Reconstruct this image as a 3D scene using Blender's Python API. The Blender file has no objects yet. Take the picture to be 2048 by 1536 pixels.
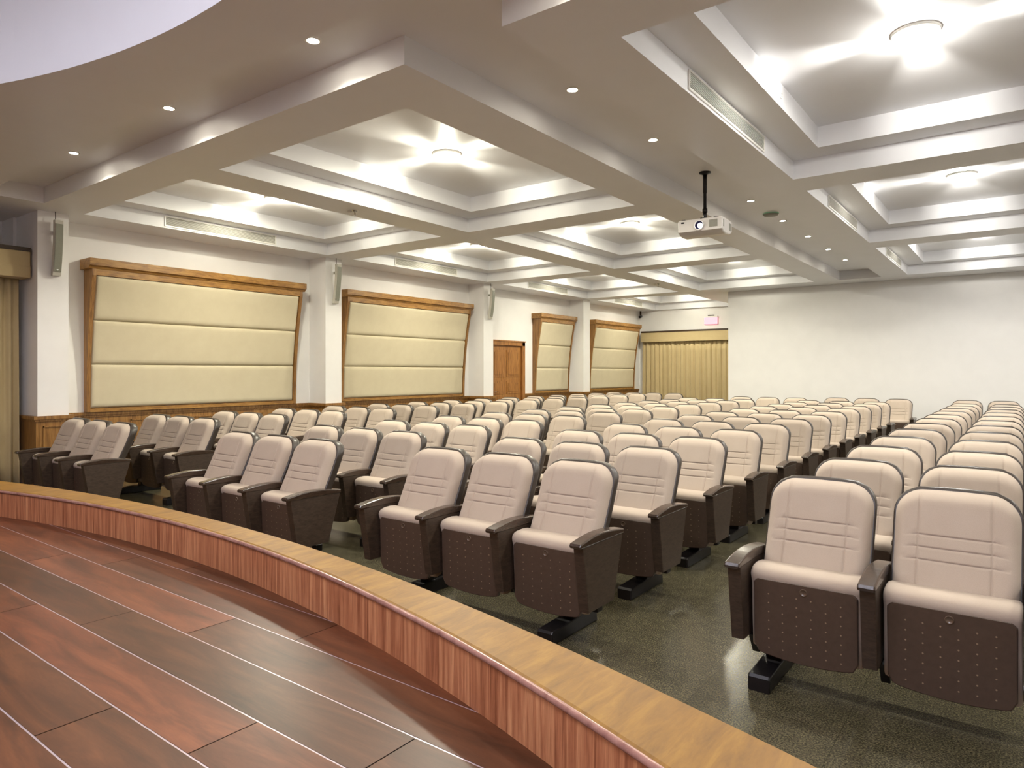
import bpy, bmesh, math, random
from math import pi, sin, cos, sqrt, radians
from mathutils import Vector

random.seed(7)
C = bpy.context.scene.collection
SC = bpy.context.scene

# ------------------------------------------------------------------ camera, world, exposure
CAM_Z = 1.46
cd = bpy.data.cameras.new('camera'); cam = bpy.data.objects.new('camera', cd); C.objects.link(cam)
cam.location = (0, 0, CAM_Z); cam.rotation_euler = (pi/2, 0, radians(36.974))
cd.sensor_fit = 'HORIZONTAL'; cd.sensor_width = 36.0
cd.lens = 36.0*1363.66/2048; cd.shift_y = -(768-744.3)/2048
cd.clip_start = 0.05; cd.clip_end = 100
SC.camera = cam
w = bpy.data.worlds.new('world'); SC.world = w; w.use_nodes = True
w.node_tree.nodes['Background'].inputs[0].default_value = (0.9, 0.92, 1, 1)
w.node_tree.nodes['Background'].inputs[1].default_value = 0.05
SC.view_settings.view_transform = 'Standard'; SC.view_settings.look = 'None'
SC.view_settings.gamma = 1.0; SC.view_settings.use_curve_mapping = False
SC.view_settings.exposure = 1.76
SC.cycles.max_bounces = 10; SC.cycles.diffuse_bounces = 6; SC.cycles.glossy_bounces = 4
SC.cycles.caustics_reflective = False; SC.cycles.caustics_refractive = False
SC.cycles.sample_clamp_indirect = 6.0
SC.cycles.use_denoising = True

# lamp strengths
LAMP_L = 195.0        # radiance of the coffer lamp diffuser
STREAK_W = 22.0       # each of the four side slots of a coffer lamp
DOWN_W = 18.0         # channel downlight
GLOW_W = 5.0          # glow of the lamp glass into its recess
STAGE_FILL_W = 37.0        # unseen fill lamp added over the stage
COL_LAMP = (1.0, 0.96, 0.78)
COL_COOL = (1.0, 0.975, 0.90)
COL_DOWN = (1.0, 0.92, 0.74)
COL_STAGE = (0.92, 0.95, 1.05)
COL_STAGE_FILL = (0.93, 0.94, 1.08)

# ------------------------------------------------------------------ materials
def nt(name):
    m = bpy.data.materials.new(name); m.use_nodes = True
    t = m.node_tree; b = t.nodes['Principled BSDF']
    return m, t, b
def L(t, a, b): t.links.new(a, b)
def srgb(r, g, b):
    f = lambda c: (c/255/12.92) if c <= 10 else ((c/255+0.055)/1.055)**2.4
    return (f(r), f(g), f(b), 1)
def coords(t, scale=(1, 1, 1), kind='Object', rot=(0, 0, 0)):
    tc = t.nodes.new('ShaderNodeTexCoord'); mp = t.nodes.new('ShaderNodeMapping')
    mp.inputs['Scale'].default_value = scale; mp.inputs['Rotation'].default_value = rot
    L(t, tc.outputs[kind], mp.inputs[0]); return mp.outputs[0]
def noise(t, vec, scale, detail=4, rough=0.55, dist=0.0):
    n = t.nodes.new('ShaderNodeTexNoise'); L(t, vec, n.inputs['Vector'])
    n.inputs['Scale'].default_value = scale; n.inputs['Detail'].default_value = detail
    n.inputs['Roughness'].default_value = rough; n.inputs['Distortion'].default_value = dist
    return n.outputs['Fac']
def ramp(t, fac, stops):
    r = t.nodes.new('ShaderNodeValToRGB'); L(t, fac, r.inputs[0])
    e = r.color_ramp.elements
    while len(e) < len(stops): e.new(0.5)
    for i, (p, c) in enumerate(stops): e[i].position = p; e[i].color = c
    return r.outputs[0]
def bump(t, b, fac, strength=0.2, dist=0.01):
    n = t.nodes.new('ShaderNodeBump'); n.inputs['Strength'].default_value = strength
    n.inputs['Distance'].default_value = dist; L(t, fac, n.inputs['Height']); L(t, n.outputs[0], b.inputs['Normal'])
def mix(t, fac, a, b, mode='MIX'):
    m = t.nodes.new('ShaderNodeMix'); m.data_type = 'RGBA'; m.blend_type = mode
    if isinstance(fac, (int, float)): m.inputs[0].default_value = fac
    else: L(t, fac, m.inputs[0])
    for i, x in ((6, a), (7, b)):
        if isinstance(x, tuple): m.inputs[i].default_value = x
        else: L(t, x, m.inputs[i])
    return m.outputs[2]
def plain(name, col, rough=0.5, metal=0.0, spec=0.5, var=0.04, nscale=30, bmp=0.0, coat=0.0):
    m, t, b = nt(name)
    f = noise(t, coords(t), nscale, 3)
    dk = tuple(c*(1-var) for c in col[:3])+(1,); lt = tuple(min(1, c*(1+var)) for c in col[:3])+(1,)
    L(t, ramp(t, f, [(0.3, dk), (0.7, lt)]), b.inputs['Base Color'])
    b.inputs['Roughness'].default_value = rough; b.inputs['Metallic'].default_value = metal
    b.inputs['Specular IOR Level'].default_value = spec; b.inputs['Coat Weight'].default_value = coat
    if bmp: bump(t, b, f, bmp, 0.002)
    return m
def wood(name, c1, c2, c3, stretch=(1, 12, 12), rough=0.35, scale=3.0, band=0.5, coat=0.0):
    m, t, b = nt(name)
    v = coords(t, stretch)
    f1 = noise(t, v, scale, 6, 0.6, 0.6); f2 = noise(t, v, scale*9, 4, 0.6, 0.2)
    col = ramp(t, f1, [(0.32, c1), (0.5, c2), (0.68, c3)])
    fine = ramp(t, f2, [(0.3, (0.72, 0.70, 0.68, 1)), (0.65, (1, 1, 1, 1))])
    L(t, mix(t, band, col, fine, 'MULTIPLY'), b.inputs['Base Color'])
    b.inputs['Roughness'].default_value = rough; b.inputs['Coat Weight'].default_value = coat
    b.inputs['Coat Roughness'].default_value = 0.12
    bump(t, b, f2, 0.08, 0.002)
    return m
def fabric(name, col, weave=900, var=0.08, rough=0.9, sheen=0.15):
    m, t, b = nt(name)
    v = coords(t)
    f = noise(t, v, weave, 2, 0.7); g = noise(t, v, 6, 3)
    a = tuple(c*(1-var) for c in col[:3])+(1,); d = tuple(min(1, c*(1+var)) for c in col[:3])+(1,)
    c1 = ramp(t, f, [(0.3, a), (0.7, d)])
    c2 = ramp(t, g, [(0.3, (0.95, 0.94, 0.93, 1)), (0.7, (1, 1, 1, 1))])
    L(t, mix(t, 1.0, c1, c2, 'MULTIPLY'), b.inputs['Base Color'])
    b.inputs['Roughness'].default_value = rough; b.inputs['Specular IOR Level'].default_value = 0.2
    b.inputs['Sheen Weight'].default_value = sheen
    bump(t, b, f, 0.12, 0.001)
    return m
def emit(name, col, strength, base=(0.9, 0.9, 0.9, 1)):
    m, t, b = nt(name)
    b.inputs['Base Color'].default_value = base
    b.inputs['Emission Color'].default_value = tuple(col[:3])+(1,)
    b.inputs['Emission Strength'].default_value = strength
    return m

M = {}
M['ceil'] = plain('ceiling_paint', srgb(231, 231, 234), 0.42, var=0.012, nscale=2.5, bmp=0.02)
M['wall'] = plain('wall_paint', srgb(235, 233, 231), 0.6, var=0.015, nscale=4, bmp=0.03)
M['oak'] = wood('oak_panel', srgb(112, 76, 36), srgb(146, 103, 52), srgb(168, 126, 70), (14, 14, 0.9), 0.4)
M['oak_h'] = wood('oak_cornice', srgb(122, 84, 38), srgb(156, 112, 54), srgb(178, 134, 70), (10, 2.2, 10), 0.38)
M['door'] = wood('door_wood', srgb(122, 78, 34), srgb(156, 104, 50), srgb(176, 124, 66), (10, 10, 1.0), 0.4)
M['cap'] = wood('curb_cap_wood', srgb(122, 83, 20), srgb(140, 97, 26), srgb(157, 114, 36), (7, 1.6, 5), 0.5, 3.0, 0.35)
M['curb'] = wood('curb_face_wood', srgb(146, 86, 56), srgb(192, 126, 88), srgb(224, 162, 116), (20, 20, 0.7), 0.33, 2.8, 0.7)
M['nosing'] = wood('curb_nosing_wood', srgb(140, 98, 88), srgb(164, 120, 108), srgb(178, 134, 122), (4, 4, 4), 0.22, 4.0, 0.3, 0.3)
M['fab'] = fabric('seat_fabric', srgb(187, 172, 157), 700)
M['panel'] = fabric('panel_fabric', srgb(202, 191, 163), 500, 0.05)
M['curtain'] = fabric('curtain_fabric', srgb(190, 171, 130), 500, 0.06)
M['shell'] = plain('seat_shell_plastic', srgb(60, 52, 46), 0.36, var=0.06)
M['arm'] = wood('seat_arm_wood', srgb(52, 41, 32), srgb(65, 52, 42), srgb(76, 62, 50), (4, 4, 14), 0.4, 6.0, 0.3)
M['armcap'] = wood('seat_arm_cap_wood', srgb(50, 37, 29), srgb(62, 48, 38), srgb(72, 57, 46), (14, 3, 14), 0.24, 6.0, 0.3, 0.3)
M['pan'] = plain('seat_pan_laminate', srgb(80, 65, 55), 0.36, var=0.08, nscale=40)
M['stud'] = plain('perforation_rim', srgb(148, 128, 104), 0.4)
M['badge'] = plain('badge_plastic', srgb(96, 80, 66), 0.2)
M['black'] = plain('black_metal', srgb(24, 22, 24), 0.32, 0.2)
M['chrome'] = plain('chrome', srgb(210, 208, 204), 0.18, 1.0, var=0.02)
M['white'] = plain('white_enamel', srgb(236, 234, 228), 0.35, var=0.01)
M['grey'] = plain('grey_grille', srgb(150, 150, 140), 0.5)
M['ventback'] = plain('vent_dark', srgb(150, 148, 138), 0.7)
M['spk'] = plain('speaker_grey', srgb(138, 138, 124), 0.45)
M['spkside'] = plain('speaker_side', srgb(196, 192, 180), 0.45)
M['proj'] = plain('projector_white', srgb(226, 222, 218), 0.35, var=0.01)
M['glass'] = plain('lens_glass', srgb(30, 30, 70), 0.06, 0.0, 0.8)
M['rail'] = plain('dark_rail', srgb(56, 38, 20), 0.4)
M['green'] = emit('green_indicator', (0.2, 0.8, 0.4), 0.06, srgb(150, 175, 150))
M['exit'] = emit('exit_panel_glow', (1.0, 0.42, 0.50), 0.36, srgb(200, 120, 130))
M['lens'] = emit('projector_beam_spot', (0.85, 0.93, 1.0), 6.0)
M['lamp'] = emit('lamp_diffuser_warm', COL_LAMP, LAMP_L)
M['lampc'] = emit('lamp_diffuser_neutral', COL_COOL, LAMP_L*0.82)
M['down'] = emit('downlight_bulb', COL_DOWN, 60)
M['stagefill'] = emit('stage_fill_bulb', COL_STAGE_FILL, 14)  # bulb of the fill lamps added over the stage

def granite():
    m, t, b = nt('granite_tiles')
    v = coords(t)
    f = noise(t, v, 130, 5, 0.8); g = noise(t, v, 14, 4, 0.6)
    c = ramp(t, f, [(0.36, srgb(33, 31, 25)), (0.5, srgb(80, 75, 60)), (0.64, srgb(132, 124, 96))])
    br = t.nodes.new('ShaderNodeTexBrick'); L(t, v, br.inputs['Vector'])
    br.inputs['Scale'].default_value = 1.0; br.inputs['Brick Width'].default_value = 0.6; br.inputs['Row Height'].default_value = 0.6
    br.inputs['Mortar Size'].default_value = 0.0015; br.offset = 0.0
    br.inputs['Color1'].default_value = (1, 1, 1, 1); br.inputs['Color2'].default_value = (0.80, 0.80, 0.80, 1); br.inputs['Mortar'].default_value = (0.5, 0.5, 0.45, 1)
    c2 = mix(t, 1.0, c, br.outputs['Color'], 'MULTIPLY')
    c3 = mix(t, 0.6, c2, ramp(t, g, [(0.35, (0.6, 0.62, 0.55, 1)), (0.65, (1, 1, 0.95, 1))]), 'MULTIPLY')
    L(t, c3, b.inputs['Base Color'])
    b.inputs['Roughness'].default_value = 0.24; b.inputs['Specular IOR Level'].default_value = 0.5
    return m
M['granite'] = granite()

def planks():
    m, t, b = nt('stage_planks')
    v = coords(t, (1.1, 7, 1)); at = t.nodes.new('ShaderNodeAttribute'); at.attribute_name = 'tone'
    add = t.nodes.new('ShaderNodeVectorMath'); add.operation = 'ADD'; L(t, v, add.inputs[0])
    sc = t.nodes.new('ShaderNodeVectorMath'); sc.operation = 'SCALE'; L(t, at.outputs['Color'], sc.inputs[0]); sc.inputs['Scale'].default_value = 37
    L(t, sc.outputs[0], add.inputs[1])
    f1 = noise(t, add.outputs[0], 1.6, 5, 0.6, 0.8); f2 = noise(t, add.outputs[0], 26, 4, 0.65)
    base = ramp(t, f1, [(0.25, srgb(66, 40, 26)), (0.5, srgb(98, 60, 40)), (0.75, srgb(126, 80, 53))])
    tone = ramp(t, at.outputs['Fac'], [(0.0, (0.74, 0.68, 0.58, 1)), (0.5, (0.95, 0.88, 0.80, 1)), (1.0, (1.35, 1.06, 0.94, 1))])
    c = mix(t, 1.0, base, tone, 'MULTIPLY')
    c = mix(t, 0.6, c, ramp(t, f2, [(0.3, (0.78, 0.76, 0.74, 1)), (0.65, (1, 1, 1, 1))]), 'MULTIPLY')
    L(t, c, b.inputs['Base Color']); b.inputs['Roughness'].default_value = 0.40
    b.inputs['Coat Weight'].default_value = 0.08; b.inputs['Coat Roughness'].default_value = 0.3; b.inputs['Specular IOR Level'].default_value = 0.4
    bump(t, b, f2, 0.05, 0.001)
    return m
M['planks'] = planks()
M['seam_highlight'] = plain('painted_seam_highlight', srgb(206, 190, 198), 0.32, 0.55, var=0.02)  # pale strip colour stands in for highlights along the plank edges
M['gap'] = plain('plank_gap', srgb(40, 26, 18), 0.7)

# ------------------------------------------------------------------ mesh helpers
class MB:
    def __init__(s): s.v = []; s.f = []; s.mi = []; s.sm = []
    def quad(s, pts, mi=0, smooth=False):
        n = len(s.v); s.v += [tuple(p) for p in pts]; s.f.append(tuple(range(n, n+len(pts)))); s.mi.append(mi); s.sm.append(smooth)
    def box(s, x0, x1, y0, y1, z0, z1, mi=0):
        p = [(x0, y0, z0), (x1, y0, z0), (x1, y1, z0), (x0, y1, z0), (x0, y0, z1), (x1, y0, z1), (x1, y1, z1), (x0, y1, z1)]
        n = len(s.v); s.v += p
        for f in ((0, 3, 2, 1), (4, 5, 6, 7), (0, 1, 5, 4), (1, 2, 6, 5), (2, 3, 7, 6), (3, 0, 4, 7)):
            s.f.append(tuple(n+i for i in f)); s.mi.append(mi); s.sm.append(False)
    def grid(s, P, mi=0, smooth=True, closeu=False):
        n = len(s.v); R = len(P); K = len(P[0])
        for r in P: s.v += [tuple(p) for p in r]
        for i in range(R-1):
            for j in range(K if closeu else K-1):
                j2 = (j+1) % K
                s.f.append((n+i*K+j, n+i*K+j2, n+(i+1)*K+j2, n+(i+1)*K+j)); s.mi.append(mi); s.sm.append(smooth)
    def prism(s, prof, x0, x1, axis='x', mi=0, r=0.0, smooth=False):
        # prof: 2D loop; extruded along axis with softened ends
        def place(p, a): return {'x': (a, p[0], p[1]), 'y': (p[0], a, p[1]), 'z': (p[0], p[1], a)}[axis]
        def inset(d):
            k = len(prof); o = []
            area = sum(prof[i][0]*prof[(i+1) % k][1]-prof[(i+1) % k][0]*prof[i][1] for i in range(k))
            sg = 1 if area > 0 else -1
            for i in range(k):
                a = Vector(prof[i-1]); b = Vector(prof[i]); c = Vector(prof[(i+1) % k])
                e1 = (b-a).normalized(); e2 = (c-b).normalized()
                n1 = Vector((-e1.y, e1.x))*sg; n2 = Vector((-e2.y, e2.x))*sg
                nn = (n1+n2); nn = nn.normalized() if nn.length > 1e-6 else n1
                o.append(tuple(b+nn*d/max(0.5, nn.dot(n1))))
            return o
        secs = [(x0, r), (x0+0.3*r, 0.3*r), (x0+r, 0), (x1-r, 0), (x1-0.3*r, 0.3*r), (x1, r)] if r > 0 else [(x0, 0), (x1, 0)]
        n = len(s.v); k = len(prof)
        for a, d in secs: s.v += [place(p, a) for p in (inset(d) if d else prof)]
        for i in range(len(secs)-1):
            for j in range(k):
                j2 = (j+1) % k
                s.f.append((n+i*k+j, n+i*k+j2, n+(i+1)*k+j2, n+(i+1)*k+j)); s.mi.append(mi); s.sm.append(smooth)
        s.f.append(tuple(n+j for j in range(k))[::-1]); s.mi.append(mi); s.sm.append(False)
        e = n+(len(secs)-1)*k
        s.f.append(tuple(e+j for j in range(k))); s.mi.append(mi); s.sm.append(False)
    def lathe(s, prof, c=(0, 0, 0), n=24, mi=0, axis='z', smooth=True):
        P = []
        for r, h in prof:
            row = []
            for i in range(n):
                a = 2*pi*i/n; u, v = r*cos(a), r*sin(a)
                o = {'z': (u, v, h), 'y': (u, h, v), 'x': (h, u, v)}[axis]
                row.append((c[0]+o[0], c[1]+o[1], c[2]+o[2]))
            P.append(row)
        s.grid(P, mi, smooth, True)
    def disc(s, c, r, n=24, mi=0, axis='z'):
        s.quad([{'z': (c[0]+r*cos(2*pi*i/n), c[1]+r*sin(2*pi*i/n), c[2]),
                 'y': (c[0]+r*cos(2*pi*i/n), c[1], c[2]+r*sin(2*pi*i/n)),
                 'x': (c[0], c[1]+r*cos(2*pi*i/n), c[2]+r*sin(2*pi*i/n))}[axis] for i in range(n)], mi)
    def tube(s, pts, r, n=8, mi=0):
        P = []
        for i, p in enumerate(pts):
            d = Vector(pts[min(i+1, len(pts)-1)])-Vector(pts[max(i-1, 0)]); d.normalize()
            a = d.orthogonal().normalized(); b = d.cross(a)
            rr = r[i] if isinstance(r, (list, tuple)) else r
            P.append([tuple(Vector(p)+a*rr*cos(2*pi*k/n)+b*rr*sin(2*pi*k/n)) for k in range(n)])
        s.grid(P, mi, True, True); s.quad(P[0][::-1], mi); s.quad(P[-1], mi)
    def build(s, name, mats, parent=None, fix=True, bevel=0.0, loc=(0, 0, 0), merge=True):
        me = bpy.data.meshes.new(name); me.from_pydata(s.v, [], s.f)
        me.polygons.foreach_set('material_index', s.mi); me.polygons.foreach_set('use_smooth', s.sm)
        for m in (mats if isinstance(mats, (list, tuple)) else [mats]): me.materials.append(m)
        if fix:
            bm = bmesh.new(); bm.from_mesh(me)
            if merge: bmesh.ops.remove_doubles(bm, verts=bm.verts, dist=1e-5)
            bmesh.ops.recalc_face_normals(bm, faces=bm.faces); bm.to_mesh(me); bm.free()
        o = bpy.data.objects.new(name, me); C.objects.link(o); o.location = loc
        if parent: o.parent = parent
        if bevel:
            b = o.modifiers.new('bevel', 'BEVEL'); b.width = bevel; b.segments = 2; b.limit_method = 'ANGLE'; b.angle_limit = radians(40)
        return o
def tag(o, label=None, cat=None, group=None, kind=None):
    if label: o['label'] = label
    if cat: o['category'] = cat
    if group: o['group'] = group
    if kind: o['kind'] = kind
    return o
def empty(name, loc=(0, 0, 0), rz=0, label=None, cat=None, group=None):
    o = bpy.data.objects.new(name, None); C.objects.link(o); o.location = loc; o.rotation_euler = (0, 0, rz)
    o.empty_display_size = 0.1
    return tag(o, label, cat, group)
def kids(o): return [k for k in bpy.data.objects if k.parent == o]

# ------------------------------------------------------------------ the hall's dimensions
WX, PX = -9.80, -9.36             # left wall, front of its pillars
RX = 4.40                         # right wall
SY, BY, FY = 16.20, 19.75, -3.0   # white rear wall, curtain wall behind it, wall behind the stage
SCX = -5.70                       # left end of the white rear wall
Z0, Z1, Z2 = 3.3845, 3.5675, 3.760   # soffit, first step, top of a coffer
DOME = 4.70
CHX0, CHX1 = -3.101, -2.330       # channel down the hall
CFY0, CFY1 = 2.435, 3.000         # channel across, in front of the stage
CHEND = 15.50
COLS = {'A': (-6.124, -3.600), 'C': (-9.167, -6.627), 'R': (-1.854, 0.670), 'S': (1.196, 3.736)}
ROWY = [(3.503+4.159*k, 7.135+4.159*k) for k in range(4)]
COFFERS = [(c, k) for k in range(3) for c in 'ACRS']+[('C', 3)]
LEDGE = 0.30
STAGE_Z, CURB_Z = 0.501, 0.677

# ------------------------------------------------------------------ ceiling
def level(x, y):
    for c, k in COFFERS:
        x0, x1 = COLS[c]; y0, y1 = ROWY[k]
        if x0 < x < x1 and y0 < y < y1:
            return Z2 if (x0+LEDGE < x < x1-LEDGE and y0+LEDGE < y < y1-LEDGE) else Z1
    if CHX0 < x < CHX1 and CFY0 < y < CHEND: return Z1
    if -8.93 < x < 3.50 and CFY0 < y < CFY1: return Z1
    return Z0
xs = {WX, RX, -8.93, 3.50, CHX0, CHX1}; ys = {CFY0, CFY1, CHEND, BY}
for a, b in COLS.values(): xs |= {a, b, a+LEDGE, b-LEDGE}
for a, b in ROWY: ys |= {a, b, a+LEDGE, b-LEDGE}
xs = sorted(xs); ys = sorted(ys)
mb = MB()
lev = [[level((xs[i]+xs[i+1])/2, (ys[j]+ys[j+1])/2) for j in range(len(ys)-1)] for i in range(len(xs)-1)]
for i in range(len(xs)-1):
    for j in range(len(ys)-1):
        z = lev[i][j]; x0, x1, y0, y1 = xs[i], xs[i+1], ys[j], ys[j+1]
        mb.quad([(x0, y0, z), (x0, y1, z), (x1, y1, z), (x1, y0, z)])
        if i+1 < len(xs)-1 and lev[i+1][j] != z:
            q = lev[i+1][j]; mb.quad([(x1, y0, z), (x1, y1, z), (x1, y1, q), (x1, y0, q)])
        if j+1 < len(ys)-1 and lev[i][j+1] != z:
            q = lev[i][j+1]; mb.quad([(x0, y1, z), (x1, y1, z), (x1, y1, q), (x0, y1, q)])
        if j == 0 and z != Z0: mb.quad([(x0, y0, z), (x1, y0, z), (x1, y0, Z0), (x0, y0, Z0)])
# soffit over the front of the stage, its curved edge rising to the raised stage ceiling
DC, DR = (-3.46, -4.23), 6.147
th = [radians(12+156*i/96) for i in range(97)]
arc = [(DC[0]+DR*cos(a), DC[1]+DR*sin(a)) for a in th]
for i in range(96):
    (xa, ya), (xb, yb) = arc[i], arc[i+1]
    mb.quad([(xa, ya, Z0), (xb, yb, Z0), (xb, CFY0, Z0), (xa, CFY0, Z0)])
    mb.quad([(xa, ya, Z0), (xb, yb, Z0), (xb, yb, DOME), (xa, ya, DOME)])
mb.quad([(WX, FY, Z0), (arc[-1][0], FY, Z0), (arc[-1][0], CFY0, Z0), (WX, CFY0, Z0)])
mb.quad([(arc[0][0], FY, Z0), (RX, FY, Z0), (RX, CFY0, Z0), (arc[0][0], CFY0, Z0)])
mb.quad([(WX, FY, DOME), (RX, FY, DOME), (RX, CFY0-0.02, DOME), (WX, CFY0-0.02, DOME)])
tag(mb.build('ceiling', M['ceil'], merge=True), 'coffered off-white plaster ceiling with stepped recesses and channels', kind='structure')

# ------------------------------------------------------------------ floor and walls
mb = MB(); mb.quad([(WX-0.5, FY, 0), (RX, FY, 0), (RX, BY+0.3, 0), (WX-0.5, BY+0.3, 0)])
tag(mb.build('floor', M['granite']), 'polished dark grey-green granite tile floor', kind='structure')
PIL = [3.24+4.17*k for k in range(4)]        # pillar centres
mb = MB()
mb.box(WX-0.25, WX, 3.10, BY+0.3, 0, Z0+0.02)
tag(mb.build('wall_left', M['wall']), 'white plaster left wall behind the acoustic panels', kind='structure')
NX = -10.45                                  # back of the window niche beside the stage
mb = MB(); mb.box(NX-0.2, NX, FY, 3.10, 0, Z0); mb.box(NX, WX-0.25, 3.04, 3.10, 0, Z0); mb.box(NX, WX, FY, FY+0.1, 0, Z0)
mb.quad([(NX, FY, Z0), (WX, FY, Z0), (WX, 3.1, Z0), (NX, 3.1, Z0)])
tag(mb.build('wall_niche', M['wall']), 'recessed wall beside the stage, behind the curtain', kind='structure')
for k, y in enumerate(PIL):
    mb = MB(); mb.box(WX-0.02 if k else NX, PX, y-0.165, y+0.165, 0, Z0+0.01)
    tag(mb.build('wall_pillar', M['wall']), 'white pillar standing out from the left wall', kind='structure')
mb = MB(); mb.box(RX, RX+0.2, FY, BY, 0, DOME)
tag(mb.build('wall_right', M['wall']), 'white plaster right wall', kind='structure')
mb = MB(); mb.box(SCX, RX, SY, SY+0.2, 0, Z0-0.001); mb.box(SCX, SCX+0.2, SY+0.2, BY, 0, Z0-0.001)
tag(mb.build('wall_back', M['wall']), 'plain white rear wall behind the last row', kind='structure')
mb = MB(); mb.box(WX-0.2, SCX+0.1, BY, BY+0.2, 0, Z0)
tag(mb.build('wall_rear', M['wall']), 'off-white wall behind the rear curtain', kind='structure')
mb = MB(); mb.box(NX-0.2, RX+0.2, FY-0.2, FY, 0, DOME)
tag(mb.build('wall_front', M['wall']), 'plain wall behind the stage', kind='structure')

# wainscot along the left wall, wrapped round the pillars
WZ = 0.937
def wainscot(y0, y1, x, nm):
    mb = MB()
    mb.box(x, x+0.022, y0, y1, 0.0, WZ-0.04)
    mb.box(x, x+0.05, y0-0.0, y1+0.0, WZ-0.04, WZ)
    mb.box(x, x+0.036, y0, y1, WZ-0.065, WZ-0.04)
    mb.box(x, x+0.036, y0, y1, 0.0, 0.12)
    n = max(1, round((y1-y0)/0.85)); s = (y1-y0)/n
    if s > 0.5:
        for i in range(n):
            a, b = y0+i*s+0.14, y0+(i+1)*s-0.14
            for q in ((a, b, 0.80, 0.815), (a, b, 0.24, 0.255), (a, a+0.015, 0.24, 0.815), (b-0.015, b, 0.24, 0.815)):
                mb.box(x+0.02, x+0.032, *q)
            mb.box(x+0.02, x+0.028, a+0.06, b-0.06, 0.32, 0.74)
    o = mb.build(nm, M['oak'])
    tag(o, 'brown wood wainscot panelling along the left wall', kind='structure'); return o
DY0, DY1 = 12.08, 13.46
segs = [(PIL[0]+0.165, PIL[1]-0.165), (PIL[1]+0.165, PIL[2]-0.165), (DY1, PIL[3]-0.165), (PIL[3]+0.165, BY-0.1)]
for i, (a, b) in enumerate(segs): wainscot(a, b, WX, 'trim_1')
for y in PIL:
    mb = MB(); a, b = y-0.165, y+0.165
    mb.box(WX if y != PIL[0] else WX-0.1, PX+0.022, a-0.022, b+0.022, 0, WZ-0.04); mb.box(WX if y != PIL[0] else WX-0.1, PX+0.05, a-0.05, b+0.05, WZ-0.04, WZ)
    mb.box(WX, PX+0.036, a-0.036, b+0.036, WZ-0.065, WZ-0.04)
    for q in ((a+0.05, b-0.05, 0.80, 0.815), (a+0.05, b-0.05, 0.24, 0.255), (a+0.05, a+0.062, 0.24, 0.815), (b-0.062, b-0.05, 0.24, 0.815)):
        mb.box(PX+0.02, PX+0.032, *q)
    tag(mb.build('trim_2', M['oak']), 'brown wood panelling round the foot of a pillar', kind='structure')

# door
d = empty('door_1', (WX, (DY0+DY1)/2, 0)); tag(d, 'brown panelled wooden door in the left wall', kind='structure')
hw = (DY1-DY0)/2
mb = MB()
mb.box(-0.02, 0.07, -hw, -hw+0.11, 0, 2.20); mb.box(-0.02, 0.07, hw-0.11, hw, 0, 2.20); mb.box(-0.02, 0.07, -hw, hw, 2.09, 2.20)
mb.box(0.0, 0.085, -hw-0.01, hw+0.01, 2.18, 2.21)
mb.build('door_frame', M['door'], d)
mb = MB(); mb.box(0.0, 0.02, -hw+0.11, hw-0.11, 0.01, 2.09)
for a, b in ((-hw+0.17, -0.12), (0.0, hw-0.19)):
    for z0, z1 in ((0.2, 0.75), (0.95, 1.25), (1.35, 1.98)):
        mb.prism([(a, z0), (b, z0), (b, z1), (a, z1)], 0.02, 0.03, 'x', 0)
        mb.prism([(a+0.05, z0+0.05), (b-0.05, z0+0.05), (b-0.05, z1-0.05), (a+0.05, z1-0.05)], 0.03, 0.038, 'x', 0)
mb.build('door_leaf', M['door'], d)
mb = MB(); mb.tube([(0.02, -hw+0.2, 1.0), (0.06, -hw+0.2, 1.0), (0.065, -hw+0.31, 1.0)], 0.009)
mb.build('door_handle', M['chrome'], d)

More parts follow.
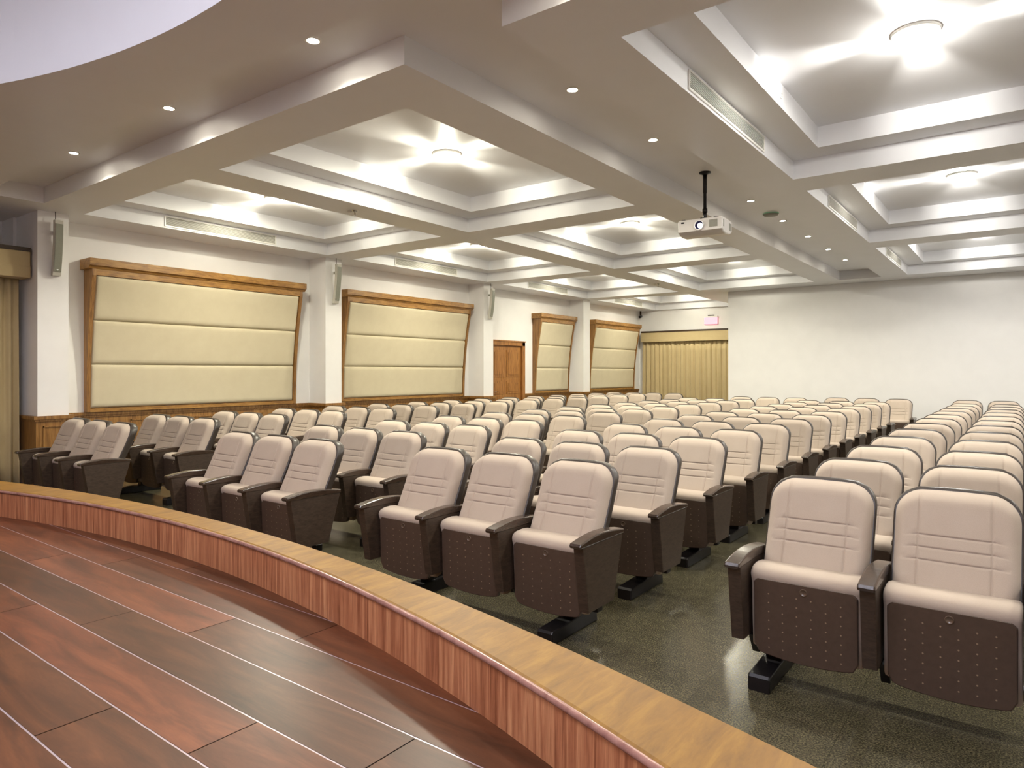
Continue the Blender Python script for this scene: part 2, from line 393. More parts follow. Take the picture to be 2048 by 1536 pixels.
# ------------------------------------------------------------------ acoustic wall panels
def prot(z): # how far the upholstered front stands out from the wall
    q = max(0.0, min(1.0, (z-0.99)/1.72)); return 0.055+0.185*q**1.9
def acoustic(y0, y1, label):
    t = empty('acoustic_wall_panel', (WX, (y0+y1)/2, WZ), label=label, cat='wall panel', group='padded acoustic panels on the left wall')
    h = (y1-y0)/2; zz = [WZ+0.0+i*(2.79-WZ)/22 for i in range(23)]
    for s in (-1, 1):
        mb = MB(); prof = [(0.0, 0.0)]+[(prot(z)+0.025, z-WZ) for z in zz]+[(0.0, zz[-1]-WZ)]
        a = s*h; b = s*(h-0.05)
        mb.prism(prof, min(a, b), max(a, b), 'y'); mb.build('side_board', M['oak'], t, bevel=0.003)
    mb = MB(); mb.prism([(0, 0), (0.075, 0), (0.075, 0.05), (0, 0.05)], -h+0.05, h-0.05, 'y'); mb.build('bottom_rail', M['oak_h'], t)
    za, zb = 2.71-WZ, 2.80-WZ
    mb = MB(); mb.prism([(0, za), (prot(2.71)+0.02, za), (prot(2.8)+0.02, zb), (0, zb)], -h+0.05, h-0.05, 'y'); mb.build('top_rail', M['oak_h'], t)
    mb = MB(); z = 2.79-WZ
    prof = [(0, z), (0.265, z), (0.275, z+0.012), (0.285, z+0.03), (0.31, z+0.036), (0.31, z+0.13), (0, z+0.13)]
    mb.prism(prof, -h-0.045, h+0.045, 'y'); mb.build('cornice', M['oak_h'], t, bevel=0.003)
    mb = MB(); mb.quad([(prot(z)-0.02, -h+0.05, z-WZ) for z in (0.99,)]+[(prot(0.99)-0.02, h-0.05, 0.99-WZ), (prot(2.71)-0.02, h-0.05, 2.71-WZ), (prot(2.71)-0.02, -h+0.05, 2.71-WZ)])
    for k in range(3):
        c0 = 0.99+k*1.72/3; c1 = c0+1.72/3; mb = MB(); P = []
        yb = h-0.052
        vs = [0, 0.012, 0.03, 0.06, 0.12, 0.3, 0.5, 0.7, 0.88, 0.94, 0.97, 0.988, 1]
        ue = [0, 0.01, 0.025, 0.05, 0.09]
        us = [-yb+e for e in ue]+[-yb+0.09+(2*yb-0.18)*i/6 for i in range(1, 6)]+[yb-e for e in ue[::-1]]
        for v in vs:
            z = c0+(c1-c0)*v; row = []
            for u in us:
                dz = min(v, 1-v)*(c1-c0); du = yb-abs(u)
                f = lambda x: sqrt(max(0, 1-(1-min(x/0.045, 1))**2))
                th = 0.045*f(dz)*f(du)
                row.append((prot(z)-0.02+th, u, z-WZ))
            P.append(row)
        mb.grid(P)
        mb.quad([(0.0, -yb, c0-WZ), (0.0, yb, c0-WZ), (0.0, yb, c1-WZ), (0.0, -yb, c1-WZ)])
        for (ia, ib) in (((0, 0), (0, -1)), ((-1, 0), (-1, -1))):
            a, b = P[ia[0]][ia[1]], P[ib[0]][ib[1]]
            mb.quad([a, b, (0.0, b[1], b[2]), (0.0, a[1], a[2])])
        mb.build('padded_cushion', M['panel'], t)
acoustic(3.74, 6.92, 'widest beige padded wall panel, wood cornice on top, nearest the stage')
acoustic(7.86, 11.20, 'beige padded wall panel with wood cornice, just before the brown door')
acoustic(13.86, 15.45, 'narrow beige padded wall panel with wood cornice, between door and last pillar')
acoustic(16.52, 19.25, 'beige padded wall panel with wood cornice, touching the rear curtain')

# ------------------------------------------------------------------ column speakers on the pillars
for y, lab in ((PIL[0], 'slim grey column speaker on the pillar nearest the stage'), (PIL[1], 'slim grey column speaker on the pillar between the two wide wall panels'),
               (PIL[2], 'slim grey column speaker on the pillar beside the brown door')):
    t = empty('column_speaker', (PX, y+0.02, 2.62), label=lab, cat='speaker', group='column speakers on the pillars')
    zz = [i/14*0.66 for i in range(15)]
    fr = lambda z: 0.135-0.075*(1-z/0.66)**2.0
    mb = MB(); mb.prism([(fr(z)-0.07, z) for z in zz]+[(fr(z)-0.008, z) for z in zz[::-1]], -0.045, 0.045, 'y'); mb.build('cabinet', M['spkside'], t, bevel=0.003)
    mb = MB(); mb.prism([(fr(z)-0.01, z) for z in zz[1:-1]]+[(fr(z), z) for z in zz[-2:0:-1]], -0.04, 0.04, 'y')
    g = mb.build('grille', M['spk'], t)
    mb = MB(); mb.disc((fr(0.06)+0.003, 0.0, 0.075), 0.012, 12, 0, 'x'); mb.build('badge', M['chrome'], g, fix=False)
    mb = MB(); mb.box(-0.0, 0.09, -0.02, 0.02, 0.50, 0.54); mb.box(-0.0, 0.03, -0.02, 0.02, 0.12, 0.16); mb.build('bracket', M['spk'], t)
    mb = MB(); mb.tube([(0.07, -0.02, 0.65), (0.07, -0.02, 0.7), (0.065, -0.02, Z0-2.62)], 0.005); mb.build('cable', M['rail'], t)

# ------------------------------------------------------------------ curtains and pelmets
def curtain(name, along, fixed, a0, a1, z0, z1, label, group, ph=0, amp=0.045, n=None):
    n = n or int((a1-a0)/0.012); P = []
    rnd = random.Random(ph)
    fr = [(rnd.uniform(38, 62), rnd.uniform(0, 6)), (rnd.uniform(18, 30), rnd.uniform(0, 6)), (rnd.uniform(70, 90), rnd.uniform(0, 6))]
    for k in range(9):
        z = z0+(z1-z0)*k/8; g = 0.7+0.3*(1-k/8); row = []
        for i in range(n+1):
            a = a0+(a1-a0)*i/n
            d = amp*g*(0.6*sin(a*fr[0][0]+fr[0][1]+0.6*sin(a*5+z*0.4))+0.3*sin(a*fr[1][0]+fr[1][1])+0.25*sin(a*fr[2][0]+fr[2][1]+z*0.7))
            row.append((fixed+d, a, z) if along == 'y' else (a, fixed+d, z))
        P.append(row)
    mb = MB(); mb.grid(P); o = mb.build(name, M['curtain'])
    s = o.modifiers.new('cloth', 'SOLIDIFY'); s.thickness = 0.006; s.offset = 0
    tag(o, label, 'curtain', group); return o
curtain('curtain', 'x', BY-0.14, -9.62, SCX+0.0, 0.03, 2.394, 'long beige pleated curtain across the rear corner behind the seats', None, 3)
curtain('curtain', 'y', -9.72, 0.6, 3.00, 0.03, 2.584, 'beige pleated curtain hanging beside the stage, left of the first pillar', None, 5, 0.05)
def pelmet(name, label, x0, x1, y0, y1, z0, z1, face):
    t = empty(name, ((x0+x1)/2, (y0+y1)/2, z0), label=label, cat='pelmet')
    ox, oy = (x0+x1)/2, (y0+y1)/2
    mb = MB(); mb.box(x0-ox, x1-ox, y0-oy, y1-oy, 0.0, z1-z0-0.045); mb.build('valance', M['curtain'], t, bevel=0.008)
    mb = MB(); e = 0.012
    mb.box(x0-ox-(0), x1-ox+(e if face == 'x' else 0), y0-oy-(e if face == 'y' else 0), y1-oy, z1-z0-0.045, z1-z0); mb.build('top_rail', M['rail'], t)
    mb = MB()
    zb = 0.105 if face == 'y' else 0.13
    mb.box(x0-ox, x1-ox+(0.006 if face == 'x' else 0), y0-oy-(0.006 if face == 'y' else 0), y1-oy, -0.004, zb); mb.build('lower_band', M['curtain'], t, bevel=0.006)
    return t
pelmet('pelmet', 'beige fabric pelmet over the rear curtain, under the lit exit sign', -9.62, SCX-0.002, BY-0.26, BY-0.001, 2.40, 2.73, 'y')
pelmet('pelmet', 'beige fabric pelmet with dark rail, over the curtain beside the stage', -9.86, -9.50, 0.6, 3.05, 2.59, 2.945, 'x')

# ------------------------------------------------------------------ exit sign
t = empty('exit_sign', (-7.45, BY-0.001, 2.88), label='small lit pink exit sign high on the wall above the rear curtain', cat='sign')
mb = MB(); mb.box(-0.20, 0.20, -0.07, -0.03, 0.0, 0.21); mb.build('lit_panel', M['exit'], t, bevel=0.01)
mb = MB(); mb.box(-0.21, 0.21, -0.078, -0.022, 0.205, 0.245); mb.build('housing', M['white'], t)
mb = MB(); mb.box(-0.09, 0.09, -0.06, 0.0, 0.25, 0.28); mb.build('bracket', M['rail'], t)
t = empty('corner_camera', (-9.70, BY-0.12, 3.16), label='tiny dark camera high in the corner above the rear curtain', cat='camera')
mb = MB(); mb.box(-0.02, 0.02, -0.02, 0.02, 0.10, 0.2245); mb.build('bracket', M['rail'], t)
mb = MB(); mb.tube([(0, 0.05, 0.06), (0.03, -0.12, 0.03)], 0.04, 12); mb.build('body', M['black'], t)

# ------------------------------------------------------------------ ceiling lamps
ORD = ['first', 'second', 'third', 'fourth']
CN = {'A': 'middle column of coffers left of the projector', 'C': 'column of coffers along the panelled wall', 'R': 'column of coffers right of the projector', 'S': 'column of coffers along the right wall'}
SHORT = {'A': 'coffer just left of the projector channel', 'C': 'coffer along the panelled wall', 'R': 'coffer right of the projector channel', 'S': 'coffer along the far right wall'}
def spot(name, loc, rot, power, size, blend, col, parent, rad=0.02):
    ld = bpy.data.lights.new(name, 'SPOT'); ld.energy = power; ld.spot_size = size; ld.spot_blend = blend; ld.color = col; ld.shadow_soft_size = rad
    o = bpy.data.objects.new(name, ld); C.objects.link(o); o.location = loc; o.rotation_euler = rot; o.parent = parent; return o
def lamp(c, k):
    x0, x1 = COLS[c]; y0, y1 = ROWY[k]
    cool = c in 'RS'
    t = empty('coffer_lamp', ((x0+x1)/2, (y0+y1)/2, Z2), label='round glowing lamp in the %s %s from the stage' % (ORD[k], SHORT[c]), cat='lamp', group='round lamps in the coffers')
    mb = MB(); mb.lathe([(0.150, 0.0), (0.150, -0.012), (0.142, -0.02), (0.122, -0.022), (0.116, -0.012), (0.116, 0.0)], n=32); mb.build('bezel', M['white'], t)
    mb = MB(); mb.lathe([(0.116, -0.006), (0.10, -0.016), (0.07, -0.022), (0.03, -0.025), (0.001, -0.0255)], n=24); mb.build('diffuser', M['lampc' if cool else 'lamp'], t)
    ld = bpy.data.lights.new('lamp_glow', 'POINT'); ld.energy = GLOW_W; ld.color = COL_COOL if cool else COL_LAMP; ld.shadow_soft_size = 0.05
    g = bpy.data.objects.new('lamp_glow', ld); C.objects.link(g); g.location = (0, 0, -0.15); g.parent = t
    for i in range(4):
        a = i*pi/2
        spot('lamp_slot', (0.09*cos(a), 0.09*sin(a), -0.11), (radians(95.5), 0, a-pi/2), STREAK_W, radians(50), 1.0, COL_COOL if cool else COL_LAMP, t, 0.06)
for c, k in COFFERS: lamp(c, k)

def downlight(x, y, label):
    t = empty('downlight', (x, y, Z1), label=label, cat='downlight', group='small downlights in the ceiling channels')
    mb = MB(); mb.lathe([(0.052, 0.0), (0.052, -0.005), (0.046, -0.008), (0.036, -0.006), (0.034, 0.0)], n=20); mb.build('bezel', M['white'], t)
    mb = MB(); mb.disc((0, 0, -0.004), 0.034, 20); mb.build('bulb', M['down'], t, fix=False)
    spot('downlight_beam', (0, 0, -0.012), (0, 0, 0), DOWN_W, radians(136), 0.55, COL_DOWN, t, 0.02)
for i in range(8):
    if i == 2: continue
    n = ['first', 'second', '', 'third', 'fourth', 'fifth', 'sixth', 'seventh'][i]
    downlight(-2.696, 4.330+1.377*i, 'small round downlight in the channel with the projector, %s from the stage' % n)
for i in range(4):
    n = ['first', 'second', 'third', 'fourth'][i]
    downlight(-3.612-1.844*i if i < 3 else -3.612-1.844*i+0.15, 2.698, 'small round downlight in the channel over the stage edge, %s counting towards the curtain' % n) if i < 3 else None
for i in range(3):
    downlight(-1.77+1.844*i, 2.698, 'small downlight over the stage edge right of the projector channel, %s from it' % ['first', 'second', 'third'][i])

# unseen fill lamps, added to light the stage, front seats and raised ceiling
for i, (x, y) in enumerate(((-3.8, -1.9), (-2.1, -1.9), (-0.4, -1.8), (1.2, -1.5), (-3.0, -0.5), (-1.3, -0.5), (0.4, -0.8))):
    t = empty('stage_fill_lamp', (x, y, DOME), label='unseen added fill lamp in the raised stage ceiling', cat='downlight', group='added fill lamps in the raised stage ceiling')
    mb = MB(); mb.lathe([(0.095, 0.0), (0.095, -0.01), (0.075, -0.012), (0.07, 0.0)], n=20); mb.build('bezel', M['white'], t)
    mb = MB(); mb.disc((0, 0, -0.004), 0.07, 20); mb.build('bulb', M['stagefill'], t, fix=False)
    spot('stage_fill_beam', (0, 0, -0.02), (0, 0, 0), STAGE_FILL_W, radians(176), 0.4, COL_STAGE_FILL, t, 0.08)

# ------------------------------------------------------------------ air vents on the coffer sides
def vent(c, k):
    x = COLS[c][0]; y = (ROWY[k][0]+ROWY[k][1])/2
    lab = 'long white air vent in the %s %s from the stage' % (ORD[k], SHORT[c])
    t = empty('air_vent', (x, y, (Z0+Z1)/2), label=lab, cat='vent', group='air vents on the coffer sides')
    a, hgt = 0.83, 0.055
    mb = MB(); mb.box(0.0, 0.004, -a, a, -hgt, hgt); mb.build('backing', M['ventback'], t)
    mb = MB(); f = 0.016
    for q in ((-a-f, a+f, hgt, hgt+f), (-a-f, a+f, -hgt-f, -hgt), (-a-f, -a, -hgt, hgt), (a, a+f, -hgt, hgt)): mb.box(0.0, 0.012, *q)
    mb.build('frame', M['white'], t, bevel=0.002)
    mb = MB()
    for i in range(9):
        z = -hgt+0.006+i*(2*hgt-0.012)/8
        mb.prism([(0.003, z-0.003), (0.012, z-0.007), (0.013, z-0.005), (0.004, z)], -a, a, 'y')
    mb.build('slats', M['white'], t)
for c, k in COFFERS:
    if c in 'CR': vent(c, k)

# small fittings on the ceiling
for y, lab in ((5.36, 'small chrome sprinkler on the ceiling beam nearest the stage'), (13.75, 'small chrome sprinkler on the ceiling beam far from the stage')):
    t = empty('sprinkler', (-6.375, y, Z0), label=lab, cat='sprinkler', group='sprinklers on the beam')
    mb = MB(); mb.lathe([(0.042, 0.0), (0.040, -0.006), (0.022, -0.02), (0.012, -0.022), (0.012, -0.05), (0.004, -0.06), (0.001, -0.06)], n=20); mb.build('rose', M['chrome'], t)
    mb = MB(); mb.lathe([(0.001, -0.064), (0.024, -0.064), (0.024, -0.068), (0.001, -0.068)], n=16); mb.build('deflector', M['chrome'], t)
    mb = MB(); mb.lathe([(0.026, -0.002), (0.026, -0.02), (0.001, -0.022)], c=(-0.07, -0.02, 0), n=14); mb.build('test_cap', M['white'], t)
t = empty('ceiling_sensor', (-2.70, 9.30, Z1), label='round flat sensor with green rim on the channel ceiling, between two downlights', cat='sensor')
mb = MB(); mb.lathe([(0.10, 0.0), (0.10, -0.014), (0.085, -0.03), (0.05, -0.036), (0.001, -0.037)], n=28); mb.build('body', M['grey'], t)
mb = MB(); mb.lathe([(0.102, -0.003), (0.102, -0.009), (0.0985, -0.009), (0.0985, -0.003), (0.102, -0.003)], n=28); mb.build('indicator_ring', M['green'], t)
t = empty('wall_sensor', (COLS['R'][0]+LEDGE, 5.62, (Z1+Z2)/2), label='tiny grey sensor on the inner side of the nearest right coffer', cat='sensor')
mb = MB(); mb.box(0.0, 0.008, -0.018, 0.018, -0.028, 0.028); mb.build('plate', M['white'], t, bevel=0.003)
mb = MB(); mb.disc((0.009, 0, 0.008), 0.008, 10, 0, 'x'); mb.disc((0.009, 0, -0.012), 0.006, 10, 0, 'x'); mb.build('button', M['spk'], t, fix=False)

# ------------------------------------------------------------------ projector
px, py = -2.70, 6.97
t = empty('projector_mount', (px, py, Z1), label='black ceiling pole holding up the projector', cat='mount')
mb = MB(); mb.lathe([(0.06, 0.0), (0.06, -0.012), (0.03, -0.02), (0.024, -0.03)], n=20); mb.build('ceiling_plate', M['black'], t)
mb = MB(); mb.tube([(0, 0, -0.01), (0, 0, -0.22), (0, 0, -0.2205), (0, 0, -0.40)], [0.021, 0.021, 0.017, 0.017], 12); mb.build('pole', M['black'], t)
mb = MB(); mb.tube([(0, 0, -0.385), (0, 0, -0.425)], 0.026, 12); mb.tube([(0, 0, -0.42), (0, 0, -0.50)], 0.02, 12); mb.build('knuckle', M['black'], t)
mb = MB(); mb.box(-0.12, 0.12, -0.012, 0.012, -0.508, -0.496); mb.box(-0.012, 0.012, -0.10, 0.10, -0.508, -0.496); mb.build('bracket', M['black'], t)
pz = Z1-0.508-0.171
t = empty('projector', (px+0.0, py, pz), radians(3.0), label='white projector with glowing lens hanging from the ceiling', cat='projector')
W_, D_ = 0.235, 0.17
mb = MB()
prof = [(-D_, 0.035), (-D_+0.05, 0.012), (-D_*0.3, 0.0), (D_*0.5, 0.008), (D_, 0.04), (D_, 0.15), (D_-0.015, 0.163), (-D_+0.012, 0.163), (-D_, 0.15)]
mb.prism(prof, -W_, W_, 'x', 0, 0.014); mb.build('housing', M['proj'], t, bevel=0.004)
mb = MB(); mb.lathe([(0.056, -0.002), (0.056, -0.014), (0.05, -0.018), (0.044, -0.014), (0.042, 0.004), (0.040, 0.004)], c=(-0.005, -D_, 0.092), n=28, axis='y'); lr = mb.build('lens_ring', M['proj'], t)
mb = MB(); mb.disc((-0.005, -D_-0.004, 0.092), 0.044, 24, 0, 'y'); mb.build('lens_glass', M['glass'], lr, fix=False)
mb = MB(); mb.disc((0.006, -D_-0.0055, 0.086), 0.026, 20, 0, 'y'); mb.build('lit_spot', M['lens'], lr, fix=False)
mb = MB(); mb.box(0.10, 0.185, -D_-0.004, -D_+0.002, 0.062, 0.135)
mb.build('front_grille', M['ventback'], t)
mb = MB(); mb.box(-0.195, -0.165, -D_-0.004, -D_+0.002, 0.125, 0.14); mb.build('infrared_window', M['black'], t)
mb = MB(); mb.box(W_-0.004, W_+0.003, -0.14, -0.12, 0.06, 0.135); mb.box(W_-0.004, W_+0.003, 0.06, 0.13, 0.05, 0.125); mb.build('side_vent', M['ventback'], t)
mb = MB(); mb.box(-0.20, -0.16, -D_+0.02, -D_+0.06, 0.163, 0.170); mb.box(0.14, 0.19, -D_+0.02, -D_+0.06, 0.163, 0.170); mb.box(-0.05, 0.05, -0.05, 0.05, 0.16, 0.170); mb.build('mount_feet', M['black'], t)

# ------------------------------------------------------------------ stage
IC, IR = (-3.52, -6.60), 8.395
OC, OR_ = (-3.62, -9.13), 11.075
def yin(x): return IC[1]+sqrt(max(0.0, IR**2-(x-IC[0])**2))
def yout(x): return OC[1]+sqrt(max(0.0, OR_**2-(x-OC[0])**2))
SX0, SX1 = -9.78, 2.60
curve = [SX0+(SX1-SX0)*i/120 for i in range(121)]
# deck of planks, pale strips between the rows as their edge highlights
mb = MB(); tones = []
P0, PW, PL_ = 0.676, 0.2005, 1.586
gx = 0.0020
def clipq(x0, x1, y0, y1, z, mi, tone):
    n = max(1, int((x1-x0)/0.12))
    for i in range(n):
        a, b = x0+(x1-x0)*i/n, x0+(x1-x0)*(i+1)/n
        ya, yb = min(y1, yin(a)+0.05), min(y1, yin(b)+0.05)
        if ya <= y0 and yb <= y0: continue
        ya, yb = max(ya, y0), max(yb, y0)
        pts = [(a, y0, z), (b, y0, z)]
        if yb > y0: pts.append((b, yb, z))
        if ya > y0: pts.append((a, ya, z))
        mb.quad(pts, mi); tones.append(tone)
k0 = -18
for k in range(k0, 7):
    y0 = P0+k*PW; y1 = y0+PW
    off = -2.086+0.405*(k % 4)
    x = off-6*PL_
    while x < SX1:
        a, b = max(SX0, x+gx), min(SX1, x+PL_-gx)
        if b > a:
            rr = random.random()
            clipq(a, b, y0+0.0028, y1-0.0028, STAGE_Z, 0, rr)
        x += PL_
    clipq(SX0, SX1, y0-0.0028, y0+0.0028, STAGE_Z-0.0008, 1, 0.5)
clipq(SX0, SX1, P0+k0*PW, 1.75, STAGE_Z-0.004, 2, 0.5)
o = mb.build('stage_floor', [M['planks'], M['seam_highlight'], M['gap']], fix=False)
at = o.data.attributes.new('tone', 'FLOAT_COLOR', 'FACE') if False else o.data.color_attributes.new('tone', 'FLOAT_COLOR', 'CORNER')
for p, tn in zip(o.data.polygons, tones):
    for li in p.loop_indices: at.data[li].color = (tn, tn, tn, 1)
tag(o, 'reddish brown plank floor of the stage with pale seams', kind='structure')

t = empty('stage_curb', (0, 0, 0), label='curved wooden curb along the front edge of the stage', cat='stage edge')
def strip(f, z):
    return [f(x, z) for x in curve]
mb = MB(); mb.grid([[(x, yin(x), STAGE_Z-0.01) for x in curve], [(x, yin(x), CURB_Z-0.022) for x in curve]], 0, True); mb.build('inner_face', M['curb'], t)
mb = MB(); rows = []
for y_, z_ in ((0.012, 0.0), (0.02, -0.0)): pass
rows = [[(x, yin(x)+0.004, CURB_Z-0.003) for x in curve], [(x, yin(x)+0.012, CURB_Z) for x in curve], [(x, yout(x)-0.004, CURB_Z) for x in curve], [(x, yout(x), CURB_Z-0.004) for x in curve], [(x, yout(x), CURB_Z-0.03) for x in curve], [(x, yin(x)+0.02, CURB_Z-0.03) for x in curve]]
mb.grid(rows, 0, False); mb.build('cap', M['cap'], t)
mb = MB(); mb.tube([(x, yin(x)-0.002, CURB_Z-0.010) for x in curve], 0.0095, 10); mb.build('nosing', M['nosing'], t)
mb = MB(); mb.grid([[(x, yout(x)-0.015, 0) for x in curve], [(x, yout(x)-0.015, CURB_Z-0.03) for x in curve]], 0, True)
mb.grid([[(x, yout(x)-0.035, CURB_Z-0.03) for x in curve], [(x, yout(x)-0.035, 0) for x in curve]], 0, True); mb.build('outer_face', M['curb'], t)

# ------------------------------------------------------------------ auditorium seats
U = 0.522
PITCH = 0.5585
def fr_pillow(d, R): return sqrt(max(0.0, 1-(1-min(d/R, 1.0))**2))
def back_y(z):  # centre line of the reclined back
    q = (z-0.46)/(0.918-0.46); return -0.235+0.262*q-0.055*q*q
def back_grid(W, zb, zt, rt, off, T, R, seams):
    ss = [0, .012, .03, .055, .085, .12, .16, .2]
    xs_ = [-1+s for s in ss]
    if seams: xs_ += [-.72, -.64, -.61, -.594, -.582, -.570, -.554, -.52, -.4, -.2, 0, .2, .4, .52, .554, .570, .582, .594, .61, .64, .72]
    else: xs_ += [-.6, -.3, 0, .3, .6]
    xs_ += [1-s for s in ss[::-1]]
    vv = [0, .012, .03, .06, .1]
    sv = [0.13, 0.38, 0.49, 0.60]
    mid = [.1]+[q+d for q in sv for d in (-.022, -.011, -.005, 0, .005, .011, .022)]+[.25, .31, .435, .545, .67, .74, .81, .87]; mid.sort()
    vv = vv[:-1]+(mid if seams else [.1, .25, .4, .55, .7, .8, .87])+[.91, .945, .97, .988, 1]
    P = []
    for v in vv:
        row = []
        for s in xs_:
            sa = abs(s); s0 = 1-rt/W
            drop = 0 if sa < s0 else rt*(1-sqrt(max(0, 1-((sa-s0)/(1-s0))**2)))
            zt_ = zt-0.008*s*s-drop
            s1 = 1-0.04/W; d2 = 0 if sa < s1 else 0.04*(1-sqrt(max(0, 1-((sa-s1)/(1-s1))**2)))
            zb_ = zb+d2
            z = zb_+(zt_-zb_)*v
            x = s*W*(0.985+0.015*v)
            e = fr_pillow((1-sa)*W+1e-9, R)*fr_pillow((1-v)*(zt_-zb_), R)*fr_pillow(v*(zt_-zb_), R)
            th_ = T*e
            if seams:
                g = max(math.exp(-((x-sg*0.135)/0.0030)**2) for sg in (-1, 1))
                zz = (z-zb)/(zt-zb)
                g = max(g, max(math.exp(-((zz-q)/0.0062)**2) for q in sv)*(1 if sa < 0.95 else 0))
                th_ -= 0.0075*g*e
                th_ += 0.006*(1-(x/0.135)**2 if abs(x) < 0.135 else 0.6*(1-((abs(x)-0.18)/0.05)**2) if abs(x) > 0.135 else 0)*0.4*e
            row.append((x, back_y(z)+off-th_, z))
        P.append(row)
    return P
def make_meshes():
    me = {}
    def keep(name, mb, mats, bevel=0.0):
        o = mb.build(name, mats, None, bevel=bevel); me[name] = o
    # back cushion
    mb = MB(); mb.grid(back_grid(0.235, 0.468, 0.925, 0.108, 0.0, 0.075, 0.05, True)); keep('back_cushion', mb, M['fab'])
    # back shell: front face flush with the cushion, a rim round it, rounded rear
    mb = MB(); A = back_grid(0.244, 0.40, 0.938, 0.118, 0.002, 0.006, 0.008, False); B = [[(x, y, z) for x, y, z in r] for r in back_grid(0.244, 0.40, 0.938, 0.118, 0.002, -0.070, 0.02, False)]
    mb.grid(A); mb.grid([r[::-1] for r in B]); keep('back_shell', mb, M['shell'])
    # tipped-up seat: cushion with a rolled nose on top
    prof = [(-.372, .16), (-.384, .30), (-.392, .46), (-.404, .490), (-.407, .508), (-.400, .526), (-.384, .538), (-.36, .545), (-.31, .548), (-.262, .543), (-.236, .528), (-.228, .50), (-.235, .40), (-.262, .22), (-.29, .155), (-.33, .145)]
    mb = MB(); mb.prism(prof, -0.240, 0.240, 'x', 0, 0.016, True); keep('seat_cushion', mb, M['fab'])
    # pan: bowed lower edge, rounded corners, rows of small perforations
    mb = MB(); W = 0.223; n = 24; top = 0.492
    def outline(W, top, bot):
        pts = []
        for i in range(n+1):
            x = -W+2*W*i/n; e = max(0, abs(x)-(W-0.035))/0.035; up = 0.035*(1-sqrt(max(0, 1-e*e)))
            pts.append((x, bot-0.022*(1-(x/W)**2)+up))
        for i in range(n+1):
            x = W-2*W*i/n; e = max(0, abs(x)-(W-0.02))/0.02; up = 0.02*(1-sqrt(max(0, 1-e*e)))
            pts.append((x, top-up))
        return pts
    o1 = outline(W, top, 0.145); o2 = outline(W-0.004, top-0.004, 0.149)
    yy = lambda z: -0.388-0.012*(z-0.16)/0.33
    k = len(o1)
    mb.grid([[(x, yy(z)+0.022, z) for x, z in o1], [(x, yy(z)-0.002, z) for x, z in o1], [(x, yy(z)-0.006, z) for x, z in o2]], 0, False, True)
    mb.quad([(x, yy(z)-0.006, z) for x, z in o2]); mb.quad([(x, yy(z)+0.022, z) for x, z in o1[::-1]])
    for r in range(7):
        for c in range(6):
            x = -0.155+c*0.062; z = 0.425-r*0.042
            if z < 0.17: continue
            q = [(x+0.0036*cos(a*pi/4), yy(z)-0.0068, z+0.0036*sin(a*pi/4)) for a in range(8)]
            mb.quad(q, 1)
    keep('seat_pan', mb, [M['pan'], M['stud']])
    mb = MB(); mb.lathe([(0.017, yy(.458)-0.004), (0.017, yy(.458)-0.009), (0.0135, yy(.458)-0.010), (0.0125, yy(.458)-0.0075), (0.001, yy(.458)-0.0075)], c=(0.0, 0, 0.458), n=18, axis='y'); keep('number_badge', mb, M['badge'])
    # arm panel and its cap
    ap = [(-.520, .560), (-.462, .205), (-.19, .205), (-.085, .560)]
    mb = MB(); mb.prism(ap, -0.030, 0.030, 'x', 0, 0.004); keep('arm_panel', mb, M['arm'])
    cp = []
    for i in range(13):
        q = i/12; y = -.545+.465*q; cp.append((y, .580+0.026*sin(pi*min(1, q*1.0))*(1-0.2*q)))
    cp = [(-.548, .556), (-.552, .568)]+cp+[(-.078, .556)]
    mb = MB(); mb.prism(cp, -0.035, 0.035, 'x', 0, 0.007); keep('arm_cap', mb, M['armcap'])
    # bracket under the seat, rail and foot
    mb = MB(); mb.prism([(-.36, .20), (-.30, .10), (-.24, .10), (-.20, .22)], -0.262, -0.224, 'x', 0, 0.003); keep('hinge_bracket', mb, M['black'])
    mb = MB(); mb.box(-PITCH/2, PITCH/2-0.036, -0.255, -0.195, 0.135, 0.185); keep('support_rail', mb, M['black'], 0.006)
    mb = MB()
    fp = [(-.505, 0.0), (-.505, .062), (-.495, .074), (-.20, .085), (-.12, .085), (-.03, .060), (-.02, 0.0)]
    mb.prism(fp, -0.05, 0.05, 'x', 0, 0.008); mb.box(-0.04, 0.04, -0.26, -0.17, 0.08, 0.14); mb.prism([(-.16, .08), (-.10, .08), (-.13, .2), (-.19, .2)], -0.03, 0.03, 'x', 0, 0.004)
    keep('foot', mb, M['black'])
    return me
PARTS = make_meshes()
def add_part(name, parent, x=0.0):
    o = PARTS[name].copy(); C.objects.link(o); o.parent = parent; o.location = (x, 0, 0); return o
ROWN = ['front', 'second', 'third', 'fourth', 'fifth', 'sixth', 'seventh', 'eighth', 'ninth', 'tenth', 'eleventh', 'twelfth', 'thirteenth', 'fourteenth', 'fifteenth', 'sixteenth']
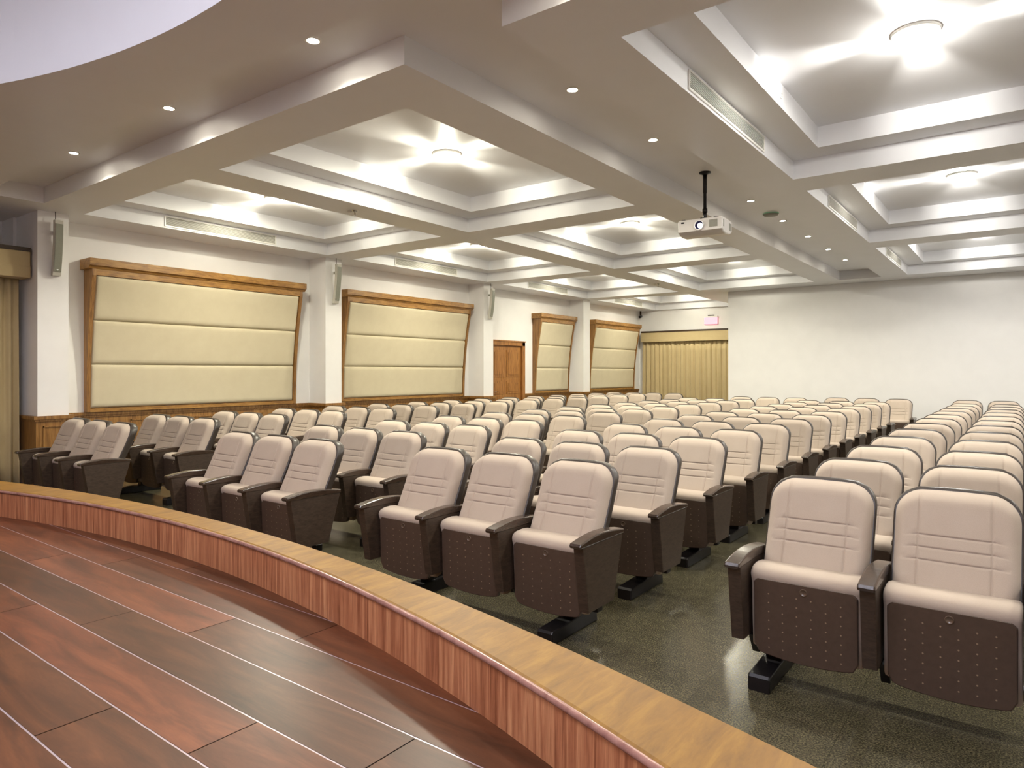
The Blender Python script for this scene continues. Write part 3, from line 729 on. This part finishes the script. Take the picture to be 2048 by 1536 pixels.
def seat(X, Y, label, group, right_arm, foot, fx=0.0):
    t = empty('auditorium_seat', (X, Y, 0), label=label, cat='seat', group=group)
    for n in ('back_shell', 'back_cushion', 'seat_cushion', 'hinge_bracket', 'support_rail'): add_part(n, t)
    p = add_part('seat_pan', t); b = PARTS['number_badge'].copy(); C.objects.link(b); b.parent = p
    for s in ((-1, 1) if right_arm else (-1,)):
        a = add_part('arm_panel', t, s*PITCH/2); c = PARTS['arm_cap'].copy(); C.objects.link(c); c.parent = a
    if foot: add_part('foot', t, fx)
    return t
BL = [  # columns (x of each seat), Y of the front row, number of rows, words for the block
    ([-16.60, -15.53, -14.46], 6.28, 15, 'block along the panelled wall'),
    ([-10.60, -9.53, -8.46], 6.51, 12, 'block left of the narrow aisle'),
    ([-6.21, -5.13, -4.06], 6.76, 12, 'block right of the narrow aisle'),
    ([-1.54, -0.47], 7.03, 12, 'block at the far right'),
]
POS = [['wall-side', 'middle', 'aisle-side'], ['outer', 'middle', 'inner'], ['inner', 'middle', 'wide-aisle'], ['aisle', 'second']]
RP = 1.743
for bi, (cols, y0, rows, words) in enumerate(BL):
    for r in range(rows):
        for ci, cx in enumerate(cols):
            lab = 'beige padded seat, %s seat of the %s row, %s' % (POS[bi][ci], ROWN[r], words)
            seat(cx*U, (y0+r*RP)*U, lab, 'beige auditorium seats in rows', ci == len(cols)-1 and not (bi == 0 and r == 14), ci != 1, (0, 0, 0.06, -0.17)[bi])
seat(-13.39*U, (6.28+14*RP)*U, 'beige seat standing out into the aisle, last row before the rear curtain', 'beige auditorium seats in rows', True, True)
LAST = [(-9.35, 28.2, 'leftmost'), (-9.35+1.07, 28.2, 'second from the left'), (-9.35+2.14, 28.2, 'third from the left'),
        (-5.94, 29.25, 'fourth from the left'), (-4.87, 29.25, 'fifth from the left'), (-3.80, 29.25, 'beside the wide aisle'),
        (-1.66, 29.3, 'first beyond the wide aisle'), (-0.59, 29.3, 'second beyond the wide aisle')]
for i, (cx, cy, w_) in enumerate(LAST):
    seat(cx*U, cy*U, 'beige seat in the last row by the white wall, %s' % w_, 'beige auditorium seats in rows', i in (2, 5, 7), True)
for o in PARTS.values(): bpy.data.objects.remove(o)
